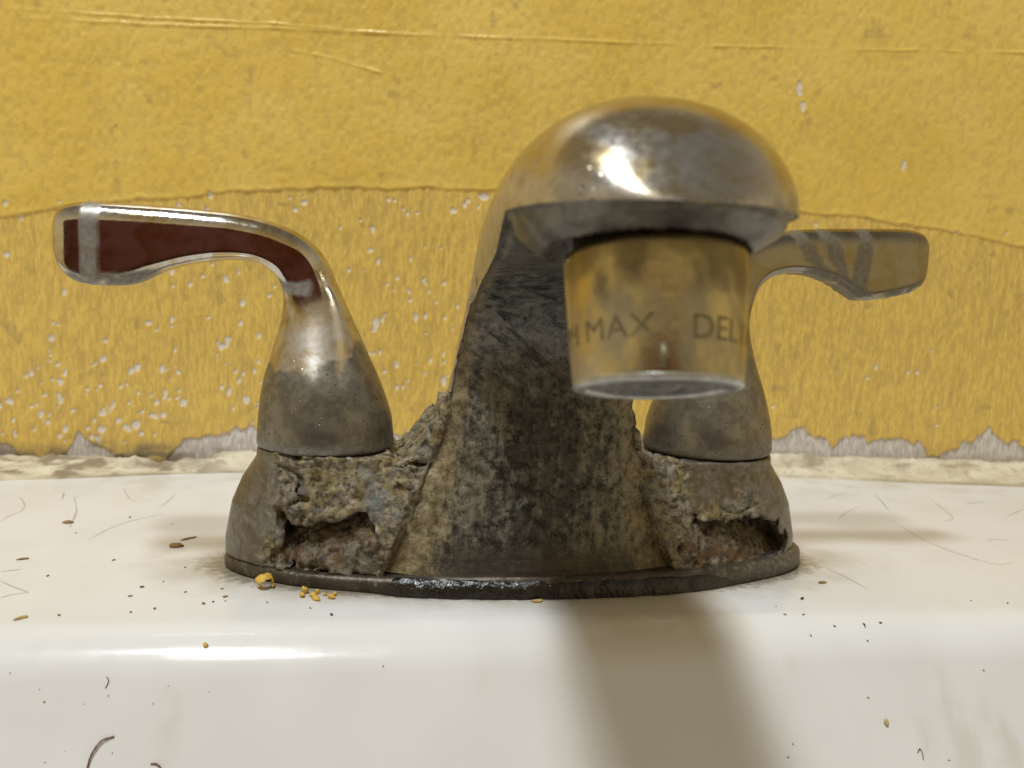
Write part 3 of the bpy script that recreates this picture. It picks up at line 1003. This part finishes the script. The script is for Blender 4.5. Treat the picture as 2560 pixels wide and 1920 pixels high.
def slot():
    V = []
    for z in (1.3, 4.2):
        for ph in (-.055, .055):
            for dr in (.03, .16):
                a = math.radians(-13) + ph
                R = arad(z) + dr
                V.append((R * math.sin(a), -R * math.cos(a), z))
    Q = [(0, 2, 6, 4), (1, 5, 7, 3), (0, 4, 5, 1), (2, 3, 7, 6), (0, 1, 3, 2), (4, 6, 7, 5)]
    add("notch", np_mesh("notch", V, Q, False), M_INK, AER)
slot()

# ---- handles
HL = [  # inner x,z ; outer x,z ; half thickness ; squareness
    (-16.6, 31.3, 16.4, 31.3, 16.5, 0), (-17.4, 32.3, 17.1, 32.3, 17.3, 0), (-17.3, 36, 16.8, 36, 17.1, 0), (-17, 40, 16.2, 40, 16.5, 0), (-16, 47.5, 13.6, 47.5, 14.6, 0), (-13.6, 56, 9.5, 56.5, 10.5, 0),
    (-11.5, 64, 5.2, 66, 6.9, .15), (-11.2, 70, 2.2, 72.5, 5.9, .7), (-12.3, 73.6, -.4, 78.3, 5.7, 1),
    (-15.5, 76.4, -4.8, 83.2, 5.9, 1), (-20, 77.6, -11.5, 86.6, 5.6, 1), (-27, 77.3, -21.5, 88.8, 5.4, 1),
    (-34, 75.9, -32, 89.5, 5.3, 1), (-42, 73.4, -42, 89.8, 5.3, 1), (-52, 70.4, -52, 89.9, 5.3, 1),
    (-58, 70.9, -58, 89.7, 5.1, 1), (-61.4, 73.0, -61.4, 88.8, 4.6, 1), (-63.0, 75.6, -63.0, 87.2, 3.6, 1), (-63.9, 79, -63.9, 84.6, 1.8, 1)]
HR = [(-16.6, 31.3, 16.4, 31.3, 16.5, 0), (-17.4, 32.3, 17.1, 32.3, 17.3, 0), (-17.3, 36, 16.8, 36, 17.1, 0), (-16.6, 40, 16.2, 40, 16.5, 0), (-14.6, 47.5, 13.6, 47.5, 14.6, 0), (-11.6, 56, 9.5, 56.5, 11.4, 0),
    (-9.3, 65, 5.0, 66.5, 8.8, .15), (-9.4, 72, 2.2, 73.5, 7.2, .7), (-11, 76.2, -.2, 80.3, 6.4, 1),
    (-14.5, 78.8, -4.8, 86.0, 5.9, 1), (-20, 80.0, -11.5, 89.4, 5.6, 1), (-27, 79.4, -21.5, 91.6, 5.4, 1),
    (-33, 77.6, -31, 92.4, 5.3, 1), (-37.5, 75.0, -38, 92.7, 5.3, 1), (-41, 73.3, -42.5, 92.9, 5.3, 1), (-46, 74.0, -47, 93.1, 5.3, 1),
    (-53, 75.6, -53, 93.2, 5.1, 1), (-57, 77.4, -57, 92.6, 4.6, 1), (-58.7, 79.4, -58.7, 91.2, 3.6, 1), (-59.7, 82.5, -59.7, 88.6, 1.8, 1)]
def rrect(a, b, rt, rb, n):
    """closed outline in (e, y): e in -a..a (inner..outer), y in -b..b, corner radius rb inner, rt outer; starts at outer middle"""
    P = []
    def arc(cx, cy, r, a0, a1):
        for t in np.linspace(a0, a1, 14):
            P.append((cx + r * math.cos(t), cy + r * math.sin(t)))
    rt, rb = min(rt, a * .9, b * .999), min(rb, a * .9, b * .999)
    arc(a - rt, b - rt, rt, 0, math.pi / 2)
    arc(-a + rb, b - rb, rb, math.pi / 2, math.pi)
    arc(-a + rb, -b + rb, rb, math.pi, 1.5 * math.pi)
    arc(a - rt, -b + rt, rt, 1.5 * math.pi, 2 * math.pi)
    P.append(P[0])
    P = np.array(P)
    s = np.concatenate([[0], np.cumsum(np.linalg.norm(np.diff(P, axis=0), axis=1))])
    # shift start so index 0 is the outer middle
    half = (b - rt)
    L = s[-1]
    q = (np.linspace(0, L, n, endpoint=False) - half) % L
    return np.stack([np.interp(q, s, P[:, 0]), np.interp(q, s, P[:, 1])], 1)
def build_handle(keys, mirror, seed, axis_x, rot, label):
    K = catmull(keys, 150)
    n, m = len(K), 112
    V = np.zeros((n + 1, m, 3))
    sarr = np.zeros((n + 1, m))
    for i, (xi, zi, xo, zo, b, sq) in enumerate(K):
        sq = min(max(sq, 0), 1)
        c = np.array([(xi + xo) / 2, (zi + zo) / 2])
        dv = np.array([xo - xi, zo - zi])
        a = np.linalg.norm(dv) / 2
        dv = dv / (2 * a)
        t = np.linspace(0, 2 * math.pi, m, endpoint=False)
        E = np.stack([a * np.cos(t), b * np.sin(t)], 1)
        R = rrect(a, b, 5.0, 2.6, m)
        S_ = E * (1 - sq) + R * sq
        V[i, :, 0] = c[0] + dv[0] * S_[:, 0]
        V[i, :, 2] = c[1] + dv[1] * S_[:, 0]
        V[i, :, 1] = S_[:, 1]
        sarr[i] = S_[:, 0] / a
    V[n] = V[n - 1].mean(0)
    sarr[n] = sarr[n - 1]
    X, Y, Z = V[..., 0], V[..., 1], V[..., 2]
    fz = fbm3(X, Y, Z, 4, 4, seed)
    fb = fbm3(X, Y, Z, 2, 3, seed + 9)
    # scale beads hanging under the lever
    under = sst(-.80, -.97, sarr) * sst(-9, -14, X)
    lump = under * (np.exp(-((X + 46) / 4.5) ** 2) * (0 if mirror else 1.2) + .35 * np.clip(fb, 0, 1) * (1.6 if mirror else .6))
    Z -= lump
    dull = .92 * sst(60, 46, Z + 9 * fz) + .55 * sst(70, 58, Z + 6 * fz) * sst(2, 9, X)
    lev = sst(69, 74, Z)
    dull = np.clip(dull, 0.02, 1) * (1 - lev) + lev * 0.03
    dep = np.zeros_like(X)
    if not mirror:
        dep = .68 * sst(-57.2, -56.4, X + .5 * fz) * sst(-52.6, -53.4, X + .8 * fz)
        dep = np.maximum(dep, .9 * sst(.1, .3, lump))
        dep = np.maximum(dep, .9 * sst(69.2, 71, Z + 2.5 * fz) * sst(73.5, 71.6, Z + 2.5 * fz) * sst(-3, -6, X))
    else:
        d1 = np.abs((X + 39 + (Z - 85) * .10) + 1.5 * fz)
        d2 = np.abs((X + 31 - (Z - 85) * .50) + 2.0 * fz)
        d3 = np.abs((X + 24 - (Z - 85) * .75) + 2.0 * fz)
        dep = np.maximum.reduce([.7 * sst(2.2, 1.6, d1), .7 * sst(2.4, 1.6, d2) * sst(94, 90, Z), .7 * sst(2.8, 2.0, d3)])
        dep = np.maximum(dep, .8 * sst(-.65, -.85, sarr) * sst(-.1, .2, fz) * sst(-14, -18, X))
        dep *= lev
        dull = np.maximum(dull, lev * .12)
    dep = np.maximum(dep, .75 * sst(34.5, 32.5, Z + 1.3 * fz))
    if mirror:
        X *= -1
        dull = np.maximum(dull, .95 * sst(66, 54, Z + 5 * fz))
    Q = grid_quads(n + 1, m, True)
    if not mirror:
        Q = Q[:, ::-1]
    me = np_mesh("handle", V.reshape(-1, 3), Q, True, dict(dull=dull, deposit=np.clip(dep, 0, 1)))
    o = add("handle", me, M_HANDLE2 if mirror else M_HANDLE, FAUCET, (axis_x, 0, 0), (0, 0, rot))
    o["label"] = label
    return o
H1 = build_handle(HL, False, 201, -51, math.radians(3), "lever handle with a polished lever and a grey band of scale")
H2 = build_handle(HR, True, 231, 51, math.radians(0), "lever handle with brown smears of scale on the lever")

# ---- wet black grime squeezed out under the front of the plate
def build_grime():
    xs = np.linspace(-40, 62, 240)
    prof = np.linspace(0, 1, 12)
    X = np.repeat(xs[:, None], 12, 1)
    T = np.repeat(prof[None], 240, 0)
    yb = -27.8 * np.sqrt(np.clip(1 - ((xs - 1.3) / 78.4) ** 2, 0, 1))
    k = (sst(-40, -30, xs) * sst(62, 40, xs))[:, None]
    Y = yb[:, None] + 1.2 - (2.6 * np.sin(T * math.pi / 2) + .5 * fbm2(X, T * 4, 3, 3, 241)) * (.25 + .75 * k)
    Z = 4.2 * np.cos(T * math.pi / 2) * (.5 + .5 * k) + .5 * fbm2(X, T * 5, 1.8, 3, 243) * np.sin(T * math.pi)
    Z[:, -1] = -.1
    V = np.stack([X, Y, Z], -1).reshape(-1, 3)
    add("grime", np_mesh("grime", V, grid_quads(240, 12)), M_GRIME, FAUCET)
build_grime()

# ================================================================== loose flakes, crumbs, specks, hairs
def lump_mesh(name, seed, sx, sy, sz, nu=7, nv=9, amp=.75):
    u = np.linspace(.02, math.pi - .02, nu)[:, None]
    v = np.linspace(0, 2 * math.pi, nv, endpoint=False)[None, :]
    x, y, z = np.sin(u) * np.cos(v), np.sin(u) * np.sin(v), np.cos(u) + 0 * v
    r = 1 + amp * fbm3(x + seed, y, z, .8, 3, 251 + seed)
    V = np.stack([x * r * sx, y * r * sy, (z * r) * sz + sz * .8], -1).reshape(-1, 3)
    return np_mesh(name, V, grid_quads(nu, nv, True)[:, ::-1], False)

def curl_mesh():
    """torn, curled chip of paint: open ring with ragged edge and thickness"""
    nu, nv = 34, 10
    a = np.linspace(-.5, 4.6, nu)[:, None]
    w = np.linspace(0, 1, nv)[None, :]
    rag = .8 * fbm3(a * 3, 0 * a, 0 * a, .9, 3, 263)
    R = 1.75 + .3 * fbm3(a + 0 * w, w * 2, 0 * a + 0 * w, 1, 2, 265) + .5 * w
    x, zz = R * np.cos(a), R * np.sin(a) * .75
    y = (w - .5) * (2.2 + rag) + .3 * np.sin(a * 2)
    front = np.stack([x, y + 0 * x, zz], -1)
    back = np.stack([x * .9, y + 0 * x, zz * .9], -1)
    V = np.concatenate([front.reshape(-1, 3), back.reshape(-1, 3)])
    Q = grid_quads(nu, nv)
    N = nu * nv
    Qs = [Q, Q[:, ::-1] + N]
    rim = [i * nv for i in range(nu)] + [(nu - 1) * nv + j for j in range(1, nv)] + [i * nv + nv - 1 for i in range(nu - 2, -1, -1)] + [j for j in range(nv - 2, 0, -1)]
    rim = np.array(rim)
    nx = np.roll(rim, -1)
    Qs.append(np.stack([nx, rim, rim + N, nx + N], 1))
    return np_mesh("paint_flake", V, np.vstack(Qs))

o = add("paint_flake", curl_mesh(), M_FLAKE, None, (-63.2, -19.6, 1.75), (.25, .2, .5))
tag(o, "curled ring-shaped yellow paint flake against the left end of the base", "paint flake")

crumbs = [(-53.6, -23.0, 0.9, .8, .9), (-50.8, -23.4, .62, .6, .7), (-54.0, -25.2, 1.0, .7, .6), (-51.4, -25.2, .9, .6, .55), (-48.9, -24.8, .5, .4, .45), (-46.6, -24.6, .6, .5, .5), (-50.9, -27.0, 1.7, .8, .6), (-47.2, -26.6, 1.0, .7, .5)]
for i, (x, y, sx, sy, sz) in enumerate(crumbs):
    o = add("paint_crumb", lump_mesh("paint_crumb", i, sx, sy, sz), M_FLAKE, None, (x, y, 0), (0, 0, i * .9))
    tag(o, ["blocky yellow crumb at the back left of the crumb heap before the faucet", "round yellow crumb at the back of the crumb heap, against the base",
            "yellow crumb at the left edge of the crumb heap before the faucet", "yellow crumb in the middle of the heap behind the largest crumb",
            "smallest yellow crumb, near the right side of the crumb heap", "small yellow crumb at the right end of the crumb heap, nearest the base",
            "largest long yellow crumb at the front of the crumb heap", "flat yellow crumb at the front right of the crumb heap"][i], "paint crumb", "yellow crumbs heaped at the foot of the faucet")

singles = [
    ("paint_chip", (.5, -30.4), (1.5, .9, .35), .3, M_PALE, "pale tan paint chip on the sink just below the middle of the spout base", "paint chip"),
    ("paint_crumb", (-91.8, 13.3), (2.0, 1.3, .5), .2, M_SPECK, "largest brown crumb on the deck left of the faucet", "paint crumb"),
    ("paint_sliver", (-90.6, 20.0), (2.0, .45, .3), .7, M_SPECK, "thin brown sliver just behind the largest crumb left of the faucet", "paint sliver"),
    ("paint_crumb", (-128.6, 36.3), (1.5, .9, .4), 0, M_SPECK, "brown crumb near the wall at the far left of the sink deck", "paint crumb"),
    ("paint_sliver", (-110.3, -36.0), (1.5, .38, .35), .7, M_PALE, "tan sliver above the left end of the bright front edge", "paint sliver"),
    ("paint_sliver", (-126.5, 3.1), (1.5, .35, .25), .3, M_SPECK, "narrow brown sliver at the left edge of the picture on the deck", "paint sliver"),
    ("paint_chip", (77.2, -19.9), (1.15, .6, .3), 0, M_SPECK, "oval brown chip on the deck beside the right end of the base", "paint chip"),
    ("grit", (66.2, -30.9), (.55, .4, .3), .3, M_SPECKD, "black grit speck in front of the right end of the base", "grit"),
    ("paint_chip", (74.4, -56.2), (.75, .7, .25), .3, M_PALE, "single tan chip low on the sink slope at right", "paint chip"),
    ("paint_crumb", (-71.0, -45.8), (.5, .45, .35), 0, M_FLAKE, "bright yellow dot on the rounded front edge of the sink", "paint crumb"),
]
def on_sink(name, xy, s, rz, mat, seed):
    y = xy[1]
    z = sink_z(y)
    tilt = 0.0
    if y < -38:
        tilt = math.atan((sink_z(y + .2) - sink_z(y - .2)) / .4)
    return add(name, lump_mesh(name, seed, s[0], s[1], s[2]), mat, None, (xy[0], y, z), (tilt, 0, rz))
for i, (nm, xy, s, rz, mat, lab, cat) in enumerate(singles):
    tag(on_sink(nm, xy, s, rz, mat, 20 + i), lab, cat)

deck_l = [(-122.4, 26.0), (-112.9, 42.3), (-98.8, 35.1), (-85.4, -4.1), (-91.6, -18.0), (-87.8, -14.4), (-81.0, -21.6), (-92.5, -23.7), (-73.1, -19.7), (-115.8, -9.6), (-104.4, 2.0), (-71.4, -24.9), (-103.6, -34.6), (-89.4, -33.5), (-85.0, -31.6), (-75.2, -29.0), (-73.4, -27.9), (-70.8, -27.4), (-61.4, -28.6), (-51.4, -32.4), (-46.4, -36.5)]
slope_l = [(-77.0, -50.9), (-88.2, -51.6), (-92.6, -52.3), (-79.5, -52.4), (-34.7, -49.5), (-69.0, -51.5), (-99.9, -52.0), (-101.2, -50.9), (-107.2, -49.3), (-98.0, -57.1), (-86.0, -56.5), (-94.6, -56.2)]
right_s = [(57.4, -35.4), (57.4, -40.0), (61.9, -40.2), (67.5, -44.1), (75.0, -43.8), (74.9, -44.5), (60.8, -46.2), (79.3, -43.4), (73.9, -47.4), (100.3, -51.4), (52.2, -57.9), (50.7, -59.1), (71.1, -53.8), (109.4, -33.5), (117.8, -35.5), (87.5, -60.0)]
for pts, lab, grp, sz in ((deck_l, "tiny brown speck on the white deck left of the faucet", "specks on the left of the deck", .36),
                          (slope_l, "tiny dark speck on the sink slope at lower left", "specks on the lower left slope", .16),
                          (right_s, "tiny speck on the front edge or slope of the sink at right", "specks on the right of the sink", .26)):
    for i, xy in enumerate(pts):
        k = sz * random.uniform(.6, 1.25)
        o = on_sink("speck", xy, (k * random.uniform(1, 1.7), k * .75, k * .5), random.uniform(0, 3), random.choice([M_SPECK, M_SPECK, M_SPECK, M_SPECKD]), 40 + i)
        tag(o, lab, "speck", grp)

def hair(pts, r, label):
    pts = [(x, y, sink_z(y) + l) for (x, y, l) in pts]
    C = catmull(pts, 40)
    T = np.gradient(C, axis=0)
    T /= np.linalg.norm(T, axis=1)[:, None]
    up = np.array([.3, .8, .52])
    A = np.cross(T, up)
    A /= np.linalg.norm(A, axis=1)[:, None]
    B = np.cross(T, A)
    m = 6
    V = []
    for k in range(m):
        a = 2 * math.pi * k / m
        V.append(C + (A * math.cos(a) + B * math.sin(a)) * r * (1 + .12 * np.sin(np.arange(40) * 1.3))[:, None])
    V = np.stack(V, 1).reshape(-1, 3)
    o = add("hair", np_mesh("hair", V, grid_quads(40, m, True)), M_HAIR)
    tag(o, label, "hair")
hair([(-86.0, -55.2, .2), (-88.1, -55.8, .9), (-89.5, -56.8, .9), (-90.0, -57.6, .6), (-90.1, -58.6, .2)], .17, "dark auburn hair curving down the sink slope at lower left")
hair([(-78.6, -57.6, .2), (-77.3, -57.8, .5), (-75.5, -58.6, .3), (-73.5, -59.5, .2)], .16, "short dark hair end at the bottom edge, right of the longer hair")
hair([(-88.9, -50.0, .15), (-88.5, -50.4, .25), (-88.6, -50.7, .25), (-88.9, -51.0, .15)], .09, "tiny curled hair above the long hair on the sink slope")
hair([(80.5, -59.2, .15), (81.1, -58.9, .3), (81.5, -59.3, .3), (81.5, -59.9, .15)], .09, "tiny curled hair near the bottom right of the sink slope")
